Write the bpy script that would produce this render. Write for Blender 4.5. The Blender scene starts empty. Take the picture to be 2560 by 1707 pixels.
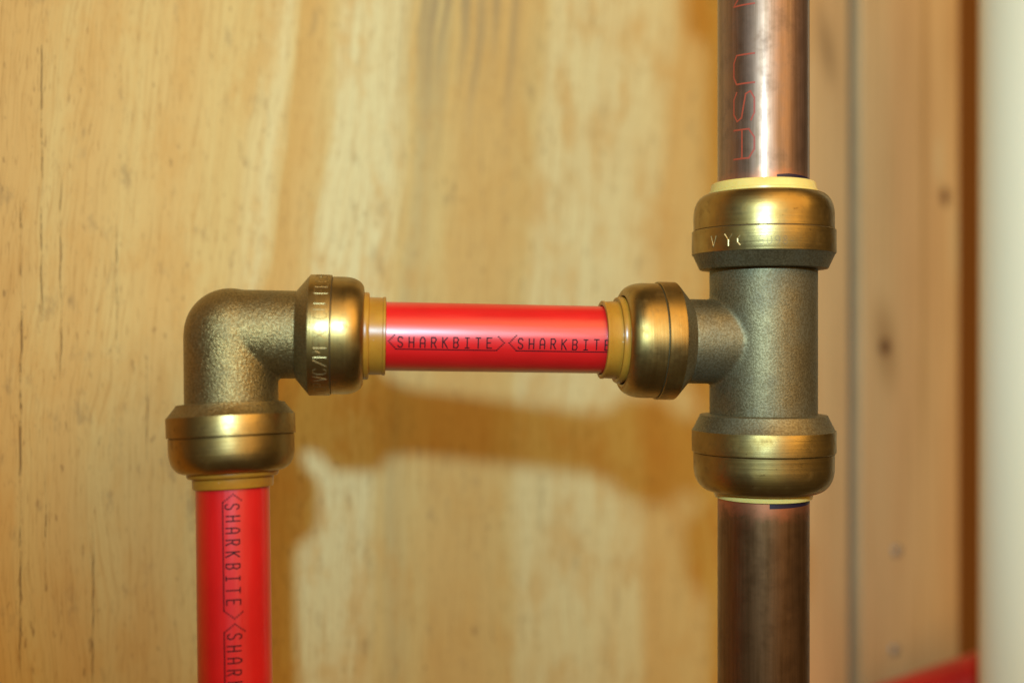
import bpy, bmesh, math, random
from mathutils import Vector, Matrix

random.seed(7)
sc = bpy.context.scene
C = sc.collection

# ------------------------------------------------------------------ camera
F = 2800.0                       # focal length in photo pixels (photo 2560 x 1707)
cam_d = bpy.data.cameras.new('camera')
cam = bpy.data.objects.new('camera', cam_d)
C.objects.link(cam)
cam.rotation_euler = (math.radians(90), 0, 0)
cam_d.sensor_width = 36.0
cam_d.lens = 36.0 * F / 2560.0
cam_d.clip_start = 0.01
cam_d.clip_end = 20.0
cam_d.dof.use_dof = True
cam_d.dof.focus_distance = 0.2585
cam_d.dof.aperture_fstop = cam_d.lens / 7.0      # 7 mm pupil
cam_d.dof.aperture_blades = 0
sc.camera = cam

# ------------------------------------------------------------------ dim warm room
w = bpy.data.worlds.new('World')
sc.world = w
w.use_nodes = True
bg = w.node_tree.nodes['Background']
bg.inputs[0].default_value = (1.0, 0.58, 0.20, 1)
bg.inputs[1].default_value = 0.055

# camera flash: small, cool, just above and behind the lens
fl = bpy.data.lights.new('flash', 'SPOT')
fl.energy = 9.2
fl.color = (0.50, 0.79, 1.0)
fl.shadow_soft_size = 0.013
fl.spot_size = math.radians(63)
fl.spot_blend = 1.0
flash = bpy.data.objects.new('flash', fl)
C.objects.link(flash)
flash.scale = (1.3, 1, 1)          # a flash head throws a wide, shallow beam
flash.location = (-0.010, -0.118, 0.106)
flash.rotation_euler = (Vector((0.085, 0.36, 0.050)) - flash.location).to_track_quat('-Z', 'Y').to_euler()

# tungsten room lamp, high to the right
tl = bpy.data.lights.new('room_lamp', 'AREA')
tl.shape = 'DISK'
tl.size = 1.9
tl.energy = 27
tl.color = (1.0, 0.58, 0.17)
lamp = bpy.data.objects.new('room_lamp', tl)
C.objects.link(lamp)
lamp.location = (0.70, -0.80, 0.85)
lamp.rotation_euler = (Vector((0, 0.32, 0)) - lamp.location).to_track_quat('-Z', 'Y').to_euler()

sc.view_settings.view_transform = 'Standard'
sc.view_settings.look = 'None'
sc.view_settings.exposure = 0.0
sc.view_settings.gamma = 1.0
sc.view_settings.use_curve_mapping = False


# ------------------------------------------------------------------ helpers
def at(u, v, Y):
    return Vector(((u - 1280.0) / F * Y, Y, -(v - 853.5) / F * Y))


def tag(o, label=None, cat=None, kind=None, group=None):
    if label: o['label'] = label
    if cat: o['category'] = cat
    if kind: o['kind'] = kind
    if group: o['group'] = group
    return o


def empty(name, loc):
    o = bpy.data.objects.new(name, None)
    o.empty_display_size = 0.01
    o.location = loc
    C.objects.link(o)
    return o


def put(o, parent):
    if parent is not None:
        o.parent = parent
        if parent.type == 'EMPTY':
            pm = Matrix.Translation(parent.location)
        else:
            pm = parent['_m'] if False else parent.matrix_basis.copy()
            if parent.parent is not None:
                pm = Matrix.Translation(parent.parent.location) @ parent.matrix_parent_inverse @ parent.matrix_basis
        o.matrix_parent_inverse = pm.inverted()
    return o


def link(name, me, mat, parent=None, mw=None, smooth=True, ang=35):
    if smooth:
        me.polygons.foreach_set('use_smooth', [True] * len(me.polygons))
        me.set_sharp_from_angle(angle=math.radians(ang))
    me.materials.append(mat)
    o = bpy.data.objects.new(name, me)
    C.objects.link(o)
    if mw is not None:
        o.matrix_basis = mw
    return put(o, parent)


def frame(O, d, up=None):
    """local Z along d, local -Y towards the viewer"""
    d = d.normalized()
    f = Vector((0, -1, 0))
    f = (f - f.dot(d) * d).normalized()       # front
    y = -f
    x = y.cross(d)
    return Matrix(((x.x, y.x, d.x, O.x), (x.y, y.y, d.y, O.y), (x.z, y.z, d.z, O.z), (0, 0, 0, 1)))


def lathe_mesh(name, prof, n=112, closed=False):
    vs, fs = [], []
    m = len(prof)
    for (s, r) in prof:
        for k in range(n):
            a = 2 * math.pi * k / n
            vs.append((r * math.cos(a), r * math.sin(a), s))
    rng = range(m if closed else m - 1)
    for i in rng:
        j = (i + 1) % m
        for k in range(n):
            k2 = (k + 1) % n
            fs.append((i * n + k, i * n + k2, j * n + k2, j * n + k))
    me = bpy.data.meshes.new(name)
    me.from_pydata(vs, [], fs)
    bm = bmesh.new(); bm.from_mesh(me)
    bmesh.ops.recalc_face_normals(bm, faces=bm.faces)
    bm.to_mesh(me); bm.free()
    return me


def box_mesh(name, x0, x1, y0, y1, z0, z1, bev=0.0):
    bm = bmesh.new()
    bmesh.ops.create_cube(bm, size=1.0)
    for v in bm.verts:
        v.co = Vector((x0 + (v.co.x + .5) * (x1 - x0), y0 + (v.co.y + .5) * (y1 - y0), z0 + (v.co.z + .5) * (z1 - z0)))
    if bev > 0:
        bmesh.ops.bevel(bm, geom=list(bm.edges), offset=bev, segments=3, affect='EDGES', profile=0.6)
    me = bpy.data.meshes.new(name)
    bm.to_mesh(me); bm.free()
    return me


# ------------------------------------------------------------------ materials
class N:
    def __init__(self, name):
        self.m = bpy.data.materials.new(name)
        self.m.use_nodes = True
        self.t = self.m.node_tree
        self.b = self.t.nodes['Principled BSDF']
        self._c = None

    def new(self, typ, **kw):
        n = self.t.nodes.new(typ)
        for k, v in kw.items():
            setattr(n, k, v)
        return n

    def L(self, a, b):
        self.t.links.new(a, b)

    def setv(self, sock, v):
        if hasattr(v, 'node'):
            self.L(v, sock)
        else:
            sock.default_value = v

    def co(self):
        if self._c is None:
            tc = self.new('ShaderNodeTexCoord')
            sp = self.new('ShaderNodeSeparateXYZ')
            self.L(tc.outputs['Object'], sp.inputs[0])
            self._c = (tc.outputs['Object'], sp.outputs[0], sp.outputs[1], sp.outputs[2])
        return self._c

    def math(self, op, a, b=0.0, c=None, clamp=False):
        n = self.new('ShaderNodeMath', operation=op, use_clamp=clamp)
        self.setv(n.inputs[0], a)
        self.setv(n.inputs[1], b)
        if c is not None: self.setv(n.inputs[2], c)
        return n.outputs[0]

    def vec(self, x, y, z):
        n = self.new('ShaderNodeCombineXYZ')
        self.setv(n.inputs[0], x); self.setv(n.inputs[1], y); self.setv(n.inputs[2], z)
        return n.outputs[0]

    def scaled(self, sx, sy, sz, off=(0, 0, 0)):
        n = self.new('ShaderNodeMapping')
        self.L(self.co()[0], n.inputs['Vector'])
        n.inputs['Scale'].default_value = (sx, sy, sz)
        n.inputs['Location'].default_value = off
        return n.outputs[0]

    def noise(self, vec, scale=1.0, detail=3.0, rough=0.55, dist=0.0):
        n = self.new('ShaderNodeTexNoise')
        self.L(vec, n.inputs['Vector'])
        n.inputs['Scale'].default_value = scale
        n.inputs['Detail'].default_value = detail
        n.inputs['Roughness'].default_value = rough
        n.inputs['Distortion'].default_value = dist
        return n.outputs[0]

    def ramp(self, fac, stops, interp='LINEAR'):
        n = self.new('ShaderNodeValToRGB')
        r = n.color_ramp
        r.interpolation = interp
        while len(r.elements) < len(stops):
            r.elements.new(0.5)
        for e, (p, c) in zip(r.elements, stops):
            e.position = p
            e.color = c if len(c) == 4 else (c[0], c[1], c[2], 1)
        self.setv(n.inputs[0], fac)
        return n.outputs[0]

    def rng(self, v, a, b, c=0.0, d=1.0, smooth=True):
        n = self.new('ShaderNodeMapRange', interpolation_type='SMOOTHSTEP' if smooth else 'LINEAR')
        self.setv(n.inputs[0], v)
        for i, x in enumerate((a, b, c, d)):
            n.inputs[i + 1].default_value = x
        return n.outputs[0]

    def mix(self, fac, a, b, blend='MIX'):
        n = self.new('ShaderNodeMix', data_type='RGBA', blend_type=blend)
        self.setv(n.inputs[0], fac)
        for i, x in ((6, a), (7, b)):
            if hasattr(x, 'node'): self.L(x, n.inputs[i])
            else: n.inputs[i].default_value = (x[0], x[1], x[2], 1)
        return n.outputs[2]

    def bump(self, h, strength, dist, prev=None):
        n = self.new('ShaderNodeBump')
        n.inputs['Strength'].default_value = strength
        n.inputs['Distance'].default_value = dist
        self.L(h, n.inputs['Height'])
        if prev is not None: self.L(prev, n.inputs['Normal'])
        return n.outputs[0]

    def out(self, **kw):
        for k, v in kw.items():
            s = self.b.inputs[k.replace('_', ' ')]
            if hasattr(v, 'node'): self.L(v, s)
            elif isinstance(v, tuple): s.default_value = (v[0], v[1], v[2], 1) if len(s.default_value) == 4 else v
            else: s.default_value = v
        return self.m


def m_plain(name, col, rough=0.5, metal=0.0, **kw):
    n = N(name)
    return n.out(Base_Color=col, Roughness=rough, Metallic=metal, **kw)


def m_cast(name, tint=(0.46, 0.40, 0.23), seed=0.0, bs=0.75, ro=0.0):
    n = N(name)
    o = n.scaled(1, 1, 1, (seed, seed, seed))
    grain = n.noise(o, 2300, 2.0, 0.6)
    fine = n.noise(o, 5200, 1.0, 0.5)
    pat = n.noise(o, 95, 3.0, 0.6)
    col = n.mix(n.rng(pat, 0.40, 0.68), tint, (tint[0] * .80, tint[1] * .88, tint[2] * 1.05))
    col = n.mix(n.rng(grain, 0.34, 0.66, 0.75, 0.0), col, (tint[0] * .50, tint[1] * .46, tint[2] * .38))
    h = n.math('ADD', grain, n.math('MULTIPLY', fine, 0.35))
    nb = n.bump(h, bs, 0.00025)
    return n.out(Base_Color=col, Metallic=0.92, Roughness=n.rng(pat, 0.3, 0.7, 0.38 + ro, 0.50 + ro), Normal=nb)


def m_machined(name, tint=(0.40, 0.285, 0.105), rough=0.38, ring=1.0):
    n = N(name)
    o, x, y, z = n.co()
    zz = n.math('MULTIPLY', z, 1.0)
    rings = n.noise(n.vec(n.math('MULTIPLY', x, 25.0), n.math('MULTIPLY', y, 25.0), n.math('MULTIPLY', zz, 3200.0)), 1.0, 3.0, 0.7)
    pat = n.noise(o, 110, 3.0, 0.6)
    spots = n.noise(o, 900, 2.0, 0.6)
    col = n.mix(n.rng(pat, 0.35, 0.7), tint, (tint[0] * .80, tint[1] * .72, tint[2] * .55))
    smud = n.noise(o, 330, 4.0, 0.65)
    col = n.mix(n.rng(smud, 0.52, 0.72, 0, 0.55), col, (tint[0] * .62, tint[1] * .56, tint[2] * .46))
    col = n.mix(n.rng(spots, 0.68, 0.76, 0, 0.8), col, (tint[0] * .35, tint[1] * .30, tint[2] * .25))
    nb = n.bump(rings, 0.55 * ring, 0.00006)
    nb = n.bump(spots, 0.10, 0.00005, nb)
    r = n.math('ADD', n.math('ADD', n.rng(pat, 0.3, 0.7, rough - .06, rough + .08), n.rng(smud, 0.5, 0.75, 0.0, 0.12)), n.math('MULTIPLY', n.math('SUBTRACT', rings, 0.5), 0.12))
    return n.out(Base_Color=col, Metallic=1.0, Roughness=r, Normal=nb)


def m_pex():
    n = N('red_pex')
    o, x, y, z = n.co()
    sm = n.noise(o, 60, 3, 0.6)
    sc_ = n.noise(n.vec(n.math('MULTIPLY', x, 900), n.math('MULTIPLY', y, 900), n.math('MULTIPLY', z, 60)), 1.0, 2, 0.6)
    col = n.mix(n.rng(sm, 0.35, 0.7), (0.64, 0.007, 0.007), (0.56, 0.005, 0.005))
    nb = n.bump(sc_, 0.12, 0.00004)
    return n.out(Base_Color=col, Roughness=n.rng(sm, 0.3, 0.7, 0.48, 0.56), Normal=nb, Specular_IOR_Level=0.2, Coat_Weight=0.9, Coat_IOR=1.68, Coat_Roughness=n.rng(sc_, 0.3, 0.75, 0.28, 0.38),
                 Subsurface_Weight=0.12, Subsurface_Scale=0.0015, Subsurface_Radius=(1.0, 0.2, 0.1))


def m_copper(name, dull, fresh_lo, fresh_hi, rough, coat=0.0):
    """clean, sanded copper between fresh_lo and fresh_hi along the pipe, tarnished elsewhere"""
    n = N(name)
    o, x, y, z = n.co()
    streak = n.noise(n.vec(n.math('MULTIPLY', x, 700), n.math('MULTIPLY', y, 700), n.math('MULTIPLY', z, 22)), 1.0, 4, 0.65)
    blot = n.noise(o, 170, 4, 0.65)
    zz = n.math('ADD', z, n.math('MULTIPLY', n.math('SUBTRACT', blot, 0.5), 0.010))
    fresh = n.math('MULTIPLY', n.rng(zz, fresh_lo - .0012, fresh_lo + .0012), n.rng(zz, fresh_hi - .0030, fresh_hi + .0024, 0.8, 0))
    base = n.mix(n.rng(streak, 0.35, 0.68), dull, (dull[0] * .72, dull[1] * .70, dull[2] * .62))
    base = n.mix(n.rng(blot, 0.52, 0.75, 0, .55), base, (dull[0] * .55, dull[1] * .50, dull[2] * .42))
    col = n.mix(fresh, base, (0.56, 0.20, 0.095))
    nb = n.bump(streak, 0.10, 0.00006)
    r = n.math('ADD', n.rng(blot, 0.3, 0.75, rough - .04, rough + .10), n.math('MULTIPLY', fresh, 0.06))
    return n.out(Base_Color=col, Metallic=0.9, Roughness=r, Normal=nb, Coat_Weight=coat, Coat_Roughness=0.14)


# wall plane: a local frame (t along the wall, n into the wall, z up)
WTAN, WZ0 = 0.71, 0.370
WTH = math.atan(WTAN)
WM = Matrix.Translation((0, WZ0, 0)) @ Matrix.Rotation(WTH, 4, 'Z')


def t_of(u, n=0.0):
    """wall coordinate of a photo column"""
    k = (u - 1280.0) / F
    c, s = math.cos(WTH), math.sin(WTH)
    # X = t c - n s ; Y = WZ0 + t s + n c ; X = k Y
    return (k * WZ0 + n * (s + k * c)) / (c - k * s)


def z_of(u, v):
    t = t_of(u)
    Y = WZ0 + t * math.sin(WTH)
    return -(v - 853.5) / F * Y


def srgb(r, g, b):
    f = lambda c: (c / 255 / 12.92) if c / 255 <= 0.04045 else ((c / 255 + .055) / 1.055) ** 2.4
    return (f(r), f(g), f(b))


def m_plywood():
    n = N('plywood')
    o, x, y, z = n.co()
    D = 1.088
    T0, T1 = -0.20, 0.16
    lowf = n.noise(n.vec(n.math('MULTIPLY', x, 14), 0.0, n.math('MULTIPLY', z, 7)), 1.0, 3, 0.55)
    mid = n.noise(n.vec(n.math('MULTIPLY', x, 70), 3.0, n.math('MULTIPLY', z, 13)), 1.0, 3, 0.6)
    lean = n.math('MULTIPLY', n.rng(z, -0.02, 0.12, 0.0, 1.0, False), 0.0145)
    xx = n.math('SUBTRACT', x, lean)
    xx = n.math('ADD', xx, n.math('MULTIPLY', n.math('SUBTRACT', lowf, 0.5), 0.016))
    xx = n.math('ADD', xx, n.math('MULTIPLY', n.math('SUBTRACT', mid, 0.5), 0.007))
    pale, pale2 = (0.66, 0.605, 0.325), (0.65, 0.57, 0.29)
    tan, tan2, mean = (0.585, 0.405, 0.150), (0.55, 0.355, 0.115), (0.60, 0.465, 0.19)
    grey = (0.50, 0.405, 0.185)
    raw = [(-250, tan), (0, tan), (60, mean), (150, tan), (235, mean), (330, tan), (420, mean), (480, mean), (560, pale2), (584, mean), (592, tan2),
           (640, tan), (672, mean), (690, pale), (830, pale), (880, mean), (905, grey), (960, mean), (1010, tan), (1120, tan),
           (1170, mean), (1200, pale2), (1320, pale), (1460, pale2), (1500, tan), (1590, mean), (1640, pale2), (1800, mean)]
    stops = [((t_of(d * D) - T0) / (T1 - T0), c) for d, c in raw]
    stops = [(min(max(p, 0), 1), c) for p, c in stops]
    fac = n.math('DIVIDE', n.math('SUBTRACT', xx, T0), T1 - T0)
    col = n.ramp(fac, stops)
    # fine fibre grain, then blotches, smudges and specks
    fib = n.noise(n.vec(n.math('MULTIPLY', xx, 1500), n.math('MULTIPLY', y, 1500), n.math('MULTIPLY', z, 40)), 1.0, 3, 0.65)
    fib2 = n.noise(n.vec(n.math('MULTIPLY', xx, 420), 7.0, n.math('MULTIPLY', z, 14)), 1.0, 4, 0.65)
    blot = n.noise(n.vec(n.math('MULTIPLY', x, 75), 9.0, n.math('MULTIPLY', z, 34)), 1.0, 5, 0.68)
    col = n.mix(n.rng(blot, 0.46, 0.66, 0.0, 0.62), col, (0.56, 0.355, 0.115))
    col = n.mix(n.rng(fib2, 0.42, 0.70, 0.0, 0.34), col, (0.55, 0.34, 0.105))
    col = n.mix(n.rng(fib, 0.46, 0.72, 0.0, 0.50), col, (0.40, 0.235, 0.070))
    pore = n.noise(n.vec(n.math('MULTIPLY', x, 2300), 6.0, n.math('MULTIPLY', z, 190)), 1.0, 2, 0.5)
    col = n.mix(n.rng(pore, 0.58, 0.72, 0.0, 0.55), col, (0.32, 0.19, 0.06))
    sm = n.noise(n.vec(n.math('MULTIPLY', x, 190), 1.3, n.math('MULTIPLY', z, 85)), 1.0, 4, 0.65)
    col = n.mix(n.rng(sm, 0.57, 0.74, 0.0, 0.50), col, (0.30, 0.215, 0.095))
    sp = n.noise(n.vec(n.math('MULTIPLY', x, 560), 4.1, n.math('MULTIPLY', z, 210)), 1.0, 2, 0.5)
    spw = n.noise(n.vec(n.math('MULTIPLY', x, 30), 5.0, n.math('MULTIPLY', z, 30)), 1.0, 2, 0.5)
    col = n.mix(n.math('MULTIPLY', n.rng(sp, 0.63, 0.76, 0.0, 0.62), n.rng(spw, .35, .6, .25, 1)), col, (0.20, 0.12, 0.045))
    # a stained patch of grey streaks high up in the middle of the sheet
    tc = t_of(1050 * D)
    zc = z_of(1050 * D, 60)
    win = n.math('MULTIPLY', n.rng(n.math('ABSOLUTE', n.math('SUBTRACT', xx, tc - 0.008)), 0.012, 0.034, 1, 0), n.rng(z, zc - 0.055, zc + .01))
    stk = n.noise(n.vec(n.math('MULTIPLY', xx, 330), 2.2, n.math('MULTIPLY', z, 7)), 1.0, 2, 0.5)
    col = n.mix(n.math('MULTIPLY', win, n.rng(stk, 0.42, 0.66, 0, .75)), col, (0.30, 0.235, 0.125))
    # open checks (fine cracks) on the left
    hgt = None
    wob = n.noise(n.vec(0.5, 0.0, n.math('MULTIPLY', z, 38)), 1.0, 3, 0.6)
    for (du, v0, v1, wd, slant) in ((47, 430, 1568, .00030, .0055), (97, -20, 760, .00022, .0035), (268, 470, 840, .00022, .012),
                                    (140, 380, 900, .00020, .004), (212, 1180, 1600, .00024, .004), (338, 760, 1090, .00018, .006),
                                    (470, 1200, 1420, .00022, .0), (104, 1060, 1360, .00018, .002)):
        t0 = t_of(du * D)
        zt, zb = z_of(du * D, v0 * D), z_of(du * D, v1 * D)
        line = n.math('ADD', n.math('SUBTRACT', x, t0), n.math('MULTIPLY', n.math('SUBTRACT', z, (zt + zb) / 2), -slant))
        line = n.math('ADD', line, n.math('MULTIPLY', n.math('SUBTRACT', wob, 0.5), 0.0030))
        msk = n.rng(n.math('ABSOLUTE', line), wd * .45, wd, 1, 0)
        dash = n.noise(n.vec(du * .37, 0.0, n.math('MULTIPLY', z, 70)), 1.0, 4, 0.75)
        msk = n.math('MULTIPLY', msk, n.rng(dash, 0.42, 0.58, .12, 1))
        msk = n.math('MULTIPLY', msk, n.math('MULTIPLY', n.rng(z, zb, zb + .012), n.rng(z, zt - .012, zt, 1, 0)))
        col = n.mix(n.math('MULTIPLY', msk, 0.60), col, (0.10, 0.05, 0.02))
        hgt = msk if hgt is None else n.math('MAXIMUM', hgt, msk)
    nb = n.bump(fib, 0.25, 0.00010)
    nb = n.bump(n.math('SUBTRACT', 1.0, hgt), 0.8, 0.0004, nb)
    return n.out(Base_Color=col, Roughness=0.62, Specular_IOR_Level=0.25, Normal=nb)


def m_pine():
    n = N('pine_board')
    o, x, y, z = n.co()
    D = 1.088
    lowf = n.noise(n.vec(n.math('MULTIPLY', x, 40), 0.0, n.math('MULTIPLY', z, 6)), 1.0, 3, 0.55)
    fib = n.noise(n.vec(n.math('MULTIPLY', x, 420), 2.0, n.math('MULTIPLY', z, 10)), 1.0, 4, 0.6)
    col = n.mix(n.rng(lowf, 0.35, 0.66), (0.68, 0.48, 0.235), (0.65, 0.425, 0.20))
    col = n.mix(n.rng(fib, 0.46, 0.70, 0, .55), col, (0.42, 0.25, 0.095))

    def spot(col, du, dv, rx, rz, c, soft=0.6, shear=0.0):
        u, v = du * D, dv * D
        dz = n.math('SUBTRACT', z, z_of(u, v))
        dx = n.math('ADD', n.math('SUBTRACT', x, t_of(u)), n.math('MULTIPLY', dz, shear))
        d = n.math('SQRT', n.math('ADD', n.math('POWER', n.math('DIVIDE', dx, rx), 2.0), n.math('POWER', n.math('DIVIDE', dz, rz), 2.0)))
        return n.mix(n.rng(d, 1 - soft, 1 + soft * .5, .92, 0), col, c)
    col = spot(col, 2030, 790, .0085, .021, (0.42, 0.26, 0.11), 0.9, .15)
    col = spot(col, 2152, 370, .0036, .013, (0.66, 0.52, 0.28), .7)
    col = spot(col, 2190, 560, .0034, .020, (0.64, 0.50, 0.27), .8)
    col = spot(col, 2168, 452, .0036, .0052, (0.13, 0.05, 0.02), .6)
    col = spot(col, 2029, 797, .0042, .0044, (0.12, 0.045, 0.018), .7)
    col = spot(col, 2118, 700, .0020, .09, (0.46, 0.28, 0.11), .9)
    col = spot(col, 2120, 180, .0030, .09, (0.47, 0.29, 0.115), .9)
    col = spot(col, 1900, 110, .0060, .016, (0.40, 0.26, 0.12), .9, .2)
    nb = n.bump(fib, 0.2, 0.0002)
    return n.out(Base_Color=col, Roughness=0.6, Specular_IOR_Level=0.25, Normal=nb)


def m_groove():
    n = N('grey_groove')
    o, x, y, z = n.co()
    k = n.noise(n.scaled(120, 120, 25), 1.0, 3, 0.6)
    return n.out(Base_Color=n.mix(k, (0.12, 0.11, 0.09), (0.20, 0.175, 0.13)), Roughness=0.8)


def m_ring(name, col, col2, rough=0.32):
    n = N(name)
    o = n.co()[0]
    k = n.noise(o, 150, 3, 0.6)
    dust = n.noise(o, 1300, 2, 0.6)
    c = n.mix(n.rng(k, 0.35, 0.7), col, col2)
    c = n.mix(n.rng(dust, 0.74, 0.79, 0, .5), c, (0.85, 0.80, 0.68))
    return n.out(Base_Color=c, Roughness=n.rng(k, .3, .7, rough - .05, rough + .06), Subsurface_Weight=0.2, Subsurface_Scale=0.001,
                 Subsurface_Radius=(1, .6, .25), Normal=n.bump(dust, .06, .00005))


def m_cream():
    n = N('cream_plastic')
    o = n.co()[0]
    k = n.noise(n.scaled(60, 60, 12), 1.0, 3, 0.6)
    return n.out(Base_Color=n.mix(k, (0.92, 0.885, 0.66), (0.88, 0.84, 0.58)), Roughness=0.45)


MAT_CAST = m_cast('cast_brass', (0.33, 0.246, 0.098), 0.0, 0.78)
MAT_CAST_T = m_cast('cast_brass_tee', (0.262, 0.212, 0.108), 3.3, 0.26, 0.13)
MAT_MACH = m_machined('turned_brass')
MAT_DOME = m_machined('pressed_brass', (0.40, 0.28, 0.10), 0.38, 0.7)
MAT_STAMP = m_plain('stamped_brass', (0.52, 0.40, 0.17), 0.45, 1.0)
MAT_STAMPD = m_plain('stamped_brass_dark', (0.16, 0.12, 0.06), 0.5, 0.7)
MAT_PEX = m_pex()
MAT_AMBER = m_ring('amber_ring', (0.40, 0.185, 0.018), (0.34, 0.145, 0.013))
MAT_IVORY = m_ring('ivory_ring', (0.74, 0.56, 0.16), (0.68, 0.50, 0.13))
MAT_INK = m_plain('black_ink', (0.020, 0.003, 0.006), 0.6, 0.0, Specular_IOR_Level=0.2)
MAT_REDINK = m_plain('red_ink', (0.33, 0.050, 0.018), 0.5)
MAT_MARK = m_plain('marker_ink', (0.012, 0.006, 0.018), 0.45)
MAT_PLY = m_plywood()
MAT_PINE = m_pine()
MAT_GROOVE = m_groove()
MAT_CREAM = m_cream()
MAT_GREYINK = m_plain('grey_ink', (0.10, 0.10, 0.09), 0.6)
MAT_BLACK = m_plain('black_plastic', (0.015, 0.014, 0.013), 0.45)
MAT_SHADE = m_plain('shade_brown', (0.20, 0.085, 0.025), 0.7)  # dark brown colour stands in for the cream pipe's shadow
MAT_NAIL = m_plain('nail_steel', (0.38, 0.34, 0.28), 0.4, 0.6)

# ------------------------------------------------------------------ the walls
wall = link('wall', box_mesh('plywood_sheet', -0.30, t_of(1958), 0.0, 0.014, -0.24, 0.24, 0.0006), MAT_PLY, None, WM, smooth=True)
tag(wall, 'pale plywood sheet wall behind the pipes', None, 'structure')

pine = empty('wall_cladding', WM @ Vector((t_of(2150), 0, -0.24)))
tag(pine, 'knotty pine boards to the right of the plywood sheet', None, 'structure')
g0, g1 = t_of(2124), t_of(2150)
boards = [(t_of(1958) + .0012, g0), (g1, t_of(2394))]
for i, (a, b) in enumerate(boards):
    p = link('plank', box_mesh('plank', a, b, -0.001 * i, 0.016, -0.24, 0.24, 0.0016), MAT_PINE, pine, WM)
    if i == 1:
        for (du, dv) in ((2055, 1263), (2050, 1490)):
            prof = [(0.0016, 0.0003), (0.0016, 0.0010), (0.0012, 0.0020), (0.0004, 0.0026), (-0.0008, 0.0027)]
            u, v = du * 1.088, dv * 1.088
            nm = WM @ Matrix.Translation((t_of(u), -0.001, z_of(u, v))) @ Matrix.Rotation(math.radians(97 if dv > 1300 else 90), 4, 'X')
            link('nail', lathe_mesh('nail', prof, 20), MAT_NAIL, p, nm)
link('shade_panel', box_mesh('shade_panel', t_of(2394) + .0004, t_of(2394) + 0.16, 0.030, 0.040, -0.24, 0.24), MAT_SHADE, pine, WM)  # added panel, coloured dark to imitate the shadow left of the cream pipe
link('groove_strip', box_mesh('groove_strip', g0 - .004, g1 + .004, 0.0032, 0.0080, -0.24, 0.24), MAT_GROOVE, pine, WM)

# ------------------------------------------------------------------ strokes of lettering
FONT = {
    'S': [[(1, .85), (.75, 1), (.25, 1), (0, .82), (.08, .6), (.9, .4), (1, .18), (.75, 0), (.25, 0), (0, .15)]],
    'H': [[(0, 0), (0, 1)], [(1, 0), (1, 1)], [(0, .5), (1, .5)]],
    'A': [[(0, 0), (0, .75), (.3, 1), (.7, 1), (1, .75), (1, 0)], [(0, .42), (1, .42)]],
    'R': [[(0, 0), (0, 1), (.75, 1), (1, .8), (.75, .5), (0, .5)], [(.45, .5), (1, 0)]],
    'K': [[(0, 0), (0, 1)], [(1, 1), (0, .48)], [(.25, .6), (1, 0)]],
    'B': [[(0, 0), (0, 1), (.75, 1), (1, .78), (.75, .52), (0, .52)], [(.75, .52), (1, .25), (.75, 0), (0, 0)]],
    'I': [[(.5, 0), (.5, 1)], [(.1, 0), (.9, 0)], [(.1, 1), (.9, 1)]],
    'T': [[(.5, 0), (.5, 1)], [(0, 1), (1, 1)]],
    'E': [[(1, 1), (0, 1), (0, 0), (1, 0)], [(0, .52), (.75, .52)]],
    'U': [[(0, 1), (0, .15), (.25, 0), (.75, 0), (1, .15), (1, 1)]],
    'N': [[(0, 0), (0, 1), (1, 0), (1, 1)]],
    'C': [[(1, .8), (.75, 1), (.25, 1), (0, .75), (0, .25), (.25, 0), (.75, 0), (1, .2)]],
    'P': [[(0, 0), (0, 1), (.75, 1), (1, .8), (.75, .5), (0, .5)]],
    'V': [[(0, 1), (.5, 0), (1, 1)]],
    '/': [[(0, 0), (1, 1)]],
    'X': [[(0, 0), (1, 1)], [(0, 1), (1, 0)]],
    'F': [[(0, 0), (0, 1), (1, 1)], [(0, .52), (.75, .52)]],
    'L': [[(0, 1), (0, 0), (1, 0)]],
    'O': [[(.25, 0), (0, .25), (0, .75), (.25, 1), (.75, 1), (1, .75), (1, .25), (.75, 0), (.25, 0)]],
    'W': [[(0, 1), (.25, 0), (.5, .7), (.75, 0), (1, 1)]],
    'Y': [[(0, 1), (.5, .5), (1, 1)], [(.5, .5), (.5, 0)]],
    '(': [[(.7, 1), (.3, .7), (.3, .3), (.7, 0)]],
    '5': [[(1, 1), (0, 1), (0, .55), (.75, .55), (1, .3), (.75, 0), (0, 0)]],
    '0': [[(.3, 0), (0, .3), (0, .7), (.3, 1), (.7, 1), (1, .7), (1, .3), (.7, 0), (.3, 0)]],
    '9': [[(1, .6), (.7, .45), (.2, .5), (0, .75), (.3, 1), (.8, 1), (1, .75), (1, .3), (.6, 0)]],
    '8': [[(.5, .52), (.1, .75), (.4, 1), (.7, 1), (.95, .75), (.5, .52), (0, .25), (.3, 0), (.7, 0), (1, .25), (.5, .52)]],
    '-': [[(0, .5), (1, .5)]],
}


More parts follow.
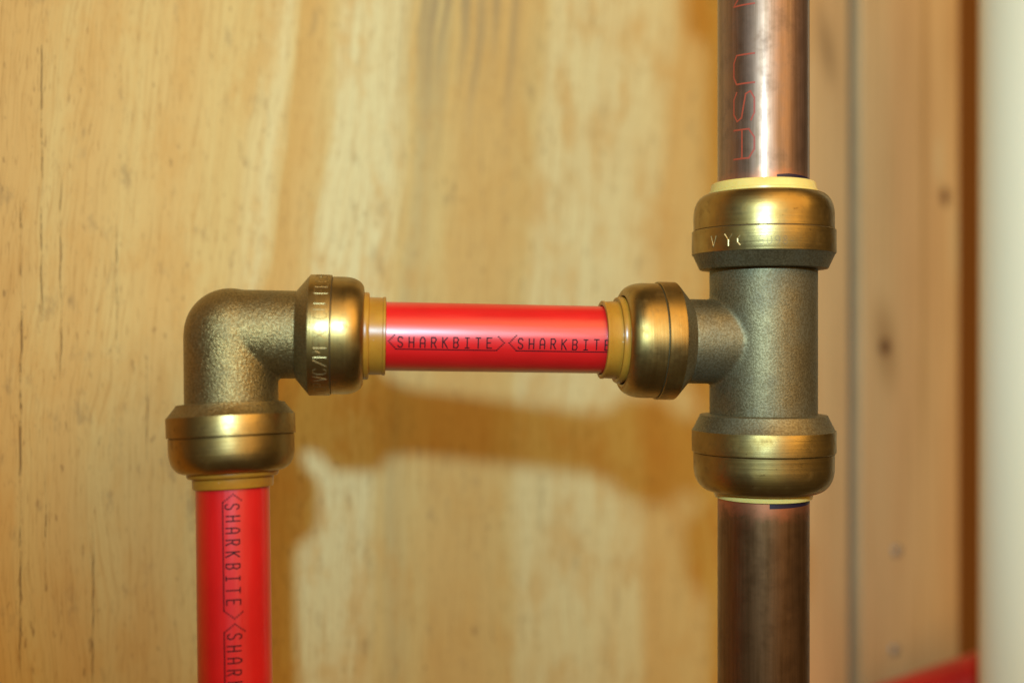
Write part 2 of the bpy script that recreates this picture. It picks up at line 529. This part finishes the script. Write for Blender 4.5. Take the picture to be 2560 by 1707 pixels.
def wrap_strokes(name, polys, R, eps, width, mat, parent, mw, th=0.0):
    """polys: polylines of (s, a): s along the axis, a arc length from the front line, counted to local +X"""
    vs, fs = [], []

    def P(s, a, e):
        an = a / R
        return ((R + e) * math.sin(an), -(R + e) * math.cos(an), s)
    for pl in polys:
        pts = []
        for (p, q) in zip(pl[:-1], pl[1:]):
            L = math.dist(p, q)
            k = max(1, int(abs(q[1] - p[1]) / (R * .04)))
            for i in range(k):
                pts.append((p[0] + (q[0] - p[0]) * i / k, p[1] + (q[1] - p[1]) * i / k))
        pts.append(pl[-1])
        rows = []
        for i, p in enumerate(pts):
            a = pts[max(i - 1, 0)]; b = pts[min(i + 1, len(pts) - 1)]
            dx, dy = b[0] - a[0], b[1] - a[1]
            l = math.hypot(dx, dy) or 1
            nx, ny = -dy / l * width / 2, dx / l * width / 2
            ex = dx / l * width * .4; ey = dy / l * width * .4
            sx, sy = (-ex, -ey) if i == 0 else ((ex, ey) if i == len(pts) - 1 else (0, 0))
            q0 = (p[0] + nx + sx, p[1] + ny + sy); q1 = (p[0] - nx + sx, p[1] - ny + sy)
            base = len(vs)
            vs.append(P(q0[0], q0[1], eps)); vs.append(P(q1[0], q1[1], eps))
            if th > 0:
                vs.append(P(p[0] + sx, p[1] + sy, eps + th))
            rows.append(base)
        for r0, r1 in zip(rows[:-1], rows[1:]):
            if th > 0:
                fs.append((r0, r0 + 2, r1 + 2, r1)); fs.append((r0 + 2, r0 + 1, r1 + 1, r1 + 2))
            else:
                fs.append((r0, r0 + 1, r1 + 1, r1))
    me = bpy.data.meshes.new(name)
    me.from_pydata(vs, [], fs)
    bm = bmesh.new(); bm.from_mesh(me)
    for f in bm.faces:
        f.normal_update()
        c = f.calc_center_median()
        if f.normal.dot(Vector((c.x, c.y, 0))) < 0:
            f.normal_flip()
    bm.to_mesh(me); bm.free()
    return link(name, me, mat, parent, mw, smooth=False)


def glyph(ch, w_, h_, x0, y0):
    return [[(x0 + px * w_, y0 + py * h_) for (px, py) in pl] for pl in FONT[ch]]


# ------------------------------------------------------------------ layout of the run
E = at(577, 834, 0.2510)             # elbow corner
T = at(1908, 856, 0.2659)            # tee centre
VD = at(588.5, 1707, 0.2468)         # a point low on the upright red pipe
dh = (T - E).normalized()
dv = (VD - E).normalized()
pxE, pxT = 0.2510 / F, 0.2659 / F     # metres per photo pixel at each fitting
down = Vector((0, 0, -1))


def arc(s0, r0, s1, r1, k=8, bulge=0.9):
    """quarter round from a cylinder (s0,r0) to a face (s1,r1)"""
    out = []
    for i in range(k + 1):
        a = math.pi / 2 * i / k
        out.append((s0 + (s1 - s0) * math.sin(a) ** bulge, r1 + (r0 - r1) * math.cos(a) ** bulge))
    return out


def collar_set(root, O, d, px, R, Rb, ch, band, dome, ring_prof, ring_mat, cast, flip=1, hole=None, face=0.0, face_r=None):
    """one push-fit end, counted along d from where the casting widens. sizes in photo pixels"""
    mw = frame(O, d)
    fr = face_r or Rb
    prof = [(-ch * .3, Rb * .80), (0, Rb * .985), (face * .4, fr * .99), (face, fr), (ch * .93, R * .985), (ch, R), (ch + 1.5, R)]
    prof = [(s * px, r * px) for s, r in prof]
    sh = link('shoulder', lathe_mesh('shoulder', prof), cast, root, mw, ang=28)
    b = [(ch + .2, R * .90), (ch + .2, R + .6), (ch + 1.6, R + 1.0), (ch + band - 1.5, R + 1.0), (ch + band, R - .2), (ch + band, R - 6)]
    cb = link('collar_band', lathe_mesh('collar_band', [(s * px, r * px) for s, r in b]), MAT_MACH, root, mw, ang=28)
    s0 = ch + band + 1.6
    R2 = R - 3.0
    hr = hole or R * .72
    e = [(s0, R2 - 6), (s0, R2 - 1.2), (s0 + 1.2, R2)] + arc(s0 + dome * .34, R2, s0 + dome, hr, 12, .92) + [(s0 + dome - 2, hr - 3), (s0 + dome - 12, hr - 4)]
    ec = link('end_cap', lathe_mesh('end_cap', [(s * px, r * px) for s, r in e]), MAT_DOME, root, mw, ang=40)
    link('seam', lathe_mesh('seam', [((ch + band - 3) * px, (R - 5.0) * px), ((s0 + 2) * px, (R - 5.0) * px)], 64), MAT_STAMPD, ec, mw)
    s1 = s0 + dome
    link('release_ring', lathe_mesh('release_ring', [((s1 + s) * px, r * px) for s, r in ring_prof]), ring_mat, root, mw, ang=40)
    return mw, s1, cb


def cast_body(name, parts, mat, root, origin, voxel=0.0004, it=6):
    """one casting: rods and balls fused into a continuous skin"""
    bm = bmesh.new()
    for p in parts:
        if p[0] == 'rod':
            _, a, b, r = p
            d = (b - a)
            m = Matrix.Translation((a + b) / 2) @ d.to_track_quat('Z', 'Y').to_matrix().to_4x4()
            bmesh.ops.create_cone(bm, cap_ends=True, segments=128, radius1=r, radius2=r, depth=d.length, matrix=m)
        else:
            _, a, r = p
            bmesh.ops.create_uvsphere(bm, u_segments=96, v_segments=64, radius=r, matrix=Matrix.Translation(a))
    for v in bm.verts:
        v.co -= origin
    me = bpy.data.meshes.new(name + '_src')
    bm.to_mesh(me); bm.free()
    tmp = bpy.data.objects.new('tmp', me)
    C.objects.link(tmp)
    md = tmp.modifiers.new('r', 'REMESH'); md.mode = 'VOXEL'; md.voxel_size = voxel; md.use_smooth_shade = True
    sm = tmp.modifiers.new('s', 'SMOOTH'); sm.factor = 0.5; sm.iterations = it
    dg = bpy.context.evaluated_depsgraph_get()
    out = bpy.data.meshes.new_from_object(tmp.evaluated_get(dg))
    bpy.data.objects.remove(tmp)
    out.materials.clear()
    out.polygons.foreach_set('use_smooth', [True] * len(out.polygons))
    out.materials.append(mat)
    out.name = name
    o = bpy.data.objects.new(name, out)
    C.objects.link(o)
    o.matrix_basis = Matrix.Translation(origin)
    return put(o, root)


# ------------------------------------------------------------------ elbow
elbow = empty('elbow_fitting', E)
tag(elbow, 'cast brass push-fit elbow joining the two red pipes at a right angle', 'pipe fitting', None, 'brass push-fit fittings')
kE = 1.0
Lh = 162.0          # corner to where the casting widens (photo px)
Lv = 172.0
cast_body('body', [('rod', E, E + dh * (Lh + 10) * pxE, 110.5 * pxE), ('rod', E, E + dv * (Lv + 10) * pxE, 114.5 * pxE), ('ball', E, 113.5 * pxE),
                   ('ball', E + dh * 106 * pxE + dv * 106 * pxE, 13 * pxE)], MAT_CAST, elbow, E)
pxh = pxE * 1.012
amber = [(-4, 80), (-4, 108), (2, 109.5), (10, 109), (13, 107), (13.5, 97.5), (46, 96.5), (48, 98.5), (53, 98.5), (54.5, 96), (54.5, 87.2), (0, 87.2)]
mwh, s1h, cbh = collar_set(elbow, E + dh * Lh * pxE, dh, pxh, 149.5, 110.5, 33, 53, 78, amber, MAT_AMBER, MAT_CAST, hole=115)
tiltv = (dv + Vector((0.024, -0.012, 0))).normalized()
amberv = [(-4, 80), (-4, 110), (3, 112), (9, 110.5), (12, 107.5), (12.5, 98.5), (34, 98), (38, 96.5), (38, 89), (0, 89)]
Ov = E + dv * Lv * pxE + Vector((-3.0 * pxE, 0, 0))
mwv, s1v, cbv = collar_set(elbow, Ov, tiltv, pxE, 156.0, 114.5, 33, 49, 88, amberv, MAT_AMBER, MAT_CAST, hole=114, face=7, face_r=134)

# stamped lettering round the elbow's upper collar
Rr = 150.8 * pxh
txt = 'CPVC/PEX CU FLOWN'
pitch = 23.4 * pxh
i0 = txt.index('X')
for i, ch in enumerate(txt):
    if ch == ' ': continue
    a_c = (i - i0) * pitch
    if ch in '/': a_c += 0
    polys = []
    for pl in FONT[ch]:
        # reads upward: letter x -> up round the collar, letter top -> towards the elbow
        polys.append([((79 - 31 * py) * pxh, (a_c - 8 * pxh + px * 16 * pxh)) for (px, py) in pl])
    # up is local +X or -X depending on the frame
    sgn = 1 if (mwh.to_3x3() @ Vector((1, 0, 0))).z > 0 else -1
    polys = [[(s, sgn * a) for (s, a) in pl] for pl in polys]
    wrap_strokes('stamped_letter', polys, Rr, -0.00001, 1.7 * pxh, MAT_STAMP, cbh, mwh, th=0.00004)

# ------------------------------------------------------------------ tee
tee = empty('tee_fitting', T)
tag(tee, 'cast brass push-fit tee joining the copper pipes and the level red pipe', 'pipe fitting', None, 'brass push-fit fittings')
Rt = 132.5
Lup, Ldn, Lb = 181.0, 178.0, 196.0
upv, dnv = Vector((0, 0, 1)), Vector((0, 0, -1))
brd = -dh
cast_body('body', [('rod', T + upv * (Lup + 8) * pxT, T + dnv * (Ldn + 8) * pxT, Rt * pxT), ('rod', T, T + brd * (Lb + 8) * pxT, 104.5 * pxT)],
          MAT_CAST_T, tee, T, 0.0004, 14)
ivory = [(-4, 110), (-4, 135), (6, 134), (8, 131), (25, 127.5), (27, 125), (27, 113), (0, 113)]
mwu, s1u, cbu = collar_set(tee, T + upv * Lup * pxT, upv, pxT, 175.5, Rt, 38, 58, 90, ivory, MAT_IVORY, MAT_CAST_T, hole=136, face=3, face_r=158)
ivory2 = [(-4, 110), (-4, 122), (8, 121), (15, 119), (16, 117), (16, 113), (0, 113)]
mwd, s1d, cbd = collar_set(tee, T + dnv * Ldn * pxT, dnv, pxT, 175.5, Rt, 40, 54, 97, ivory2, MAT_IVORY, MAT_CAST_T, hole=124, face=7, face_r=158)
pxb = pxT * 0.985
amberb = [(-4, 80), (-4, 107), (3, 108.5), (10, 108), (14, 106), (14.5, 97), (44, 95.5), (46, 97), (51, 97), (52, 94.5), (52, 87), (0, 87)]
mwb, s1b, cbb = collar_set(tee, T + brd * Lb * pxT, brd, pxb, 146.5, 104.5, 37, 44, 86, amberb, MAT_AMBER, MAT_CAST_T, hole=114)
# marks stamped into the tee's upper collar
Ru = 176.6 * pxT
sx = 1 if (mwu.to_3x3() @ Vector((1, 0, 0))).x > 0 else -1
for (ch, ang, mat, hh, ww, th) in (('V', -54, MAT_STAMP, 24, 15, .00008), ('Y', -40, MAT_STAMP, 26, 19, .00012), ('(', -31.5, MAT_STAMP, 22, 14, .00008), ('5', -14, MAT_STAMPD, 19, 11, 0),
                              ('0', -8, MAT_STAMPD, 19, 11, 0), ('9', -2, MAT_STAMPD, 19, 11, 0), ('8', 4, MAT_STAMPD, 19, 11, 0), ('-', 9.5, MAT_STAMPD, 15, 8, 0)):
    a0 = math.radians(ang) * Ru
    polys = [[((38 + 12 + 20 - 20 + py * hh) * pxT, sx * (a0 + (px - .5) * ww * pxT)) for (px, py) in pl] for pl in FONT[ch]]
    wrap_strokes('stamped_letter', polys, Ru, 0.00001 if th == 0 else -.00001, (3.6 if th else 1.5) * pxT, mat, cbu, mwu, th=th)

# ------------------------------------------------------------------ red pipes
def tube_mesh(name, r, s0, s1, n=128, rows=24):
    prof = [(s0 + (s1 - s0) * i / rows, r) for i in range(rows + 1)]
    return lathe_mesh(name, prof, n)


lab_h = 'red plastic pipe lying level between the elbow and the tee, printed in black'
A0 = E + dh * (Lh * pxE + (s1h - 30) * pxh)
A1 = T + brd * (Lb * pxT + (s1b - 30) * pxb)
Lpipe = (A1 - A0).length
Rp = 86.6 * pxh * 0.998
mwp = frame(A0, dh)
bm_p = lathe_mesh('red_pipe', [(Lpipe * i / 20, Rp) for i in range(21)], 128)
pipe_h = link('red_pipe', bm_p, MAT_PEX, None, mwp)
tag(pipe_h, lab_h, 'pipe', None, 'red plastic pipes')

lab_v = 'red plastic pipe running down from the elbow, black lettering along it'
B0 = Ov + tiltv * (s1v - 30) * pxE
B1 = VD + dv * 0.05
mwq = frame(B0, B1 - B0)
Rq = 89.6 * pxE
pipe_v = link('red_pipe', tube_mesh('red_pipe', Rq, 0, (B1 - B0).length), MAT_PEX, None, mwq)
tag(pipe_v, lab_v, 'pipe', None, 'red plastic pipes')


def wear(pls, p=0.0):
    out = []
    for pl in pls:
        for a, b in zip(pl[:-1], pl[1:]):
            if random.random() > p:
                out.append([a, b])
    return out or pls


def print_run(pipe, mw, R, u_dir, s_start, count, px, a_mid, hs=1.0, slope=0.0, maxs=1e9, sidebar=True):
    """ < SHARKBITE > repeated along a pipe """
    xl = mw.to_3x3() @ Vector((1, 0, 0))
    sg = 1 if xl.dot(u_dir) > 0 else -1
    word = 'SHARKBITE'
    s = s_start
    P = 28.8
    for rep in range(count):
        def add(name, polys, wd):
            pp = []
            for pl in polys:
                q = [(ss * px, sg * (a_mid + aa * hs) * px) for ss, aa in pl if s0 + 0 <= 1e9]
                if max(p[0] for p in q) < maxs: pp.append(q)
            if pp: wrap_strokes(name, pp, R, 0.000035, wd * px, MAT_INK, pipe, mw)
        s0 = s
        total = 20 + P * 9 + 20
        # pointed ends, dotted
        for sgn, base in ((1, s), (-1, s + total)):
            dots = []
            for q in range(6):
                for side in (1, -1):
                    if side < 0 and q == 0: continue
                    a = side * q * 3.7
                    if side > 0 and rep == 0 and q > 4: continue
                    ss = base + sgn * q * 3.7
                    dots.append([(ss - 1.4, a), (ss + 1.4, a)])
            add('printed_arrow', dots, 2.6)
        add('printed_line', [[(s + 19, -19.5), (s + total - 19, -19.5)]], 2.6)
        for i, ch in enumerate(word):
            x0 = s + 24 + i * P
            j = random.uniform(-.8, .8)
            add('printed_letter', [[(ss, aa + j) for ss, aa in pl] for pl in wear(glyph(ch, 12, 25, x0, -14))], 3.1)
        s += total + 13


sH = (951 - 577) * pxE / math.cos(0.0)
print_run(pipe_h, mwp, Rp, Vector((0, 0, 1)), 96.0, 2, pxh * .948, -12.5, hs=1.06, maxs=Lpipe - 34 * pxb)
print_run(pipe_v, mwq, Rq + 0.00002, Vector((1, 0, 0)), 80.0, 2, pxE * .985, 23.0, hs=1.3)

# ------------------------------------------------------------------ copper pipes
Rc = 112.4 * pxT
U0 = T + upv * (Lup + s1u - 20) * pxT
mwc = frame(U0, upv)
MAT_CU1 = m_copper('bright_copper', (0.285, 0.168, 0.108), -0.01, 0.0055, 0.46, 0.45)
cu_top = link('copper_pipe', tube_mesh('copper_pipe', Rc, 0, 0.12), MAT_CU1, None, mwc)
tag(cu_top, 'shiny copper pipe rising from the top of the tee, red lettering', 'pipe', None, 'upright copper pipes')
prof = [(0.078, Rc * 1.001), (0.078, Rc * 1.35), (0.0805, Rc * 1.50), (0.10, Rc * 1.52), (0.105, Rc * 1.3), (0.105, Rc * 1.001)]
link('coupling', lathe_mesh('coupling', prof), MAT_DOME, cu_top, mwc)
D0 = T + dnv * (Ldn + s1d - 20) * pxT
mwe = frame(D0, dnv)
MAT_CU2 = m_copper('tarnished_copper', (0.205, 0.105, 0.044), -0.01, 0.0066, 0.42, 0.0)
cu_bot = link('copper_pipe', tube_mesh('copper_pipe', Rc, 0, 0.14), MAT_CU2, None, mwe)
tag(cu_bot, 'dull brown copper pipe going down from the bottom of the tee', 'pipe', None, 'upright copper pipes')

# red lettering, read downwards
sgc = 1 if (mwc.to_3x3() @ Vector((1, 0, 0))).x > 0 else -1
for ch, v0 in (('N', -30), ('U', 160), ('S', 250), ('A', 341)):
    zt = at(1908, v0, 0.2659).z
    polys = [[(zt - px_ * 70 * pxT - U0.z, sgc * (math.radians(-37) * Rc + (py - .5) * 54 * pxT)) for (px_, py) in pl] for pl in wear(FONT[ch])]
    wrap_strokes('printed_letter', polys, Rc, 0.000035, 4.2 * pxT, MAT_REDINK, cu_top, mwc)


def band_patch(name, R, mw, sgn, a0, a1, lo, hi, mat, parent, k=24):
    vs, fs = [], []
    for i in range(k + 1):
        f = i / k
        a = (a0 + (a1 - a0) * f) * sgn
        for s in (lo(f), hi(f)):
            vs.append(((R + .00004) * math.sin(a), -(R + .00004) * math.cos(a), s))
    for i in range(k):
        fs.append((2 * i, 2 * i + 1, 2 * i + 3, 2 * i + 2))
    me = bpy.data.meshes.new(name)
    me.from_pydata(vs, [], fs)
    return link(name, me, mat, parent, mw)


ringtop = (20 + 27) * pxT
band_patch('marker_line', Rc, mwc, sgc, math.radians(4), math.radians(100), lambda f: ringtop - 8 * pxT, lambda f: ringtop + (8 + 4 * min(1, f * 6) - 8 * f) * pxT, MAT_MARK, cu_top)
sge = 1 if (mwe.to_3x3() @ Vector((1, 0, 0))).x > 0 else -1
ringbot = (20 + 16) * pxT
band_patch('marker_line', Rc, mwe, sge, math.radians(-5), math.radians(100), lambda f: ringbot - 6 * pxT, lambda f: ringbot + (13 - 6 * f) * pxT, MAT_MARK, cu_bot)

# ------------------------------------------------------------------ cream pipe, red pipe and clip at the right edge
YC = 0.400
pc = YC / F
cc = at(2604, 853, YC)
mwk = frame(cc + Vector((0, 0, -0.2)), upv)
Rk = 146 * pc
cream = link('cream_pipe', tube_mesh('cream_pipe', Rk, 0, 0.4), MAT_CREAM, None, mwk)
tag(cream, 'cream plastic pipe standing upright at the right edge', 'pipe')
sgk = 1 if (mwk.to_3x3() @ Vector((1, 0, 0))).x > 0 else -1
for (v0, v1, w0) in ((118, 152, 10), (226, 240, 8), (266, 276, 6), (288, 300, 7), (318, 330, 9), (372, 382, 6), (432, 450, 9), (640, 655, 7), (700, 716, 8), (760, 770, 6),
                     (860, 872, 7), (960, 975, 7), (1150, 1164, 8), (1522, 1550, 9), (1570, 1590, 6), (1610, 1625, 8), (1650, 1692, 8)):
    za, zb = at(2604, v0, YC).z, at(2604, v1, YC).z
    a = -0.33 * Rk
    zz = -0.2 + cc.z
    wrap_strokes('printed_dash', [[(za - zz, sgk * (a + 22 * pc)), (za - zz, sgk * a), (zb - zz, sgk * a), (zb - zz, sgk * (a + 22 * pc))]], Rk, .00005, 6 * pc, MAT_GREYINK, cream, mwk)

r0, r1 = at(1930, 1896, 0.440), at(2800, 1600, 0.452)
mwr = frame(r0, r1 - r0)
red_b = link('red_pipe', tube_mesh('red_pipe', 0.0135, 0, (r1 - r0).length), MAT_PEX, None, mwr)
tag(red_b, 'red plastic pipe passing behind the cream pipe, lower right corner', 'pipe', None, 'red plastic pipes')
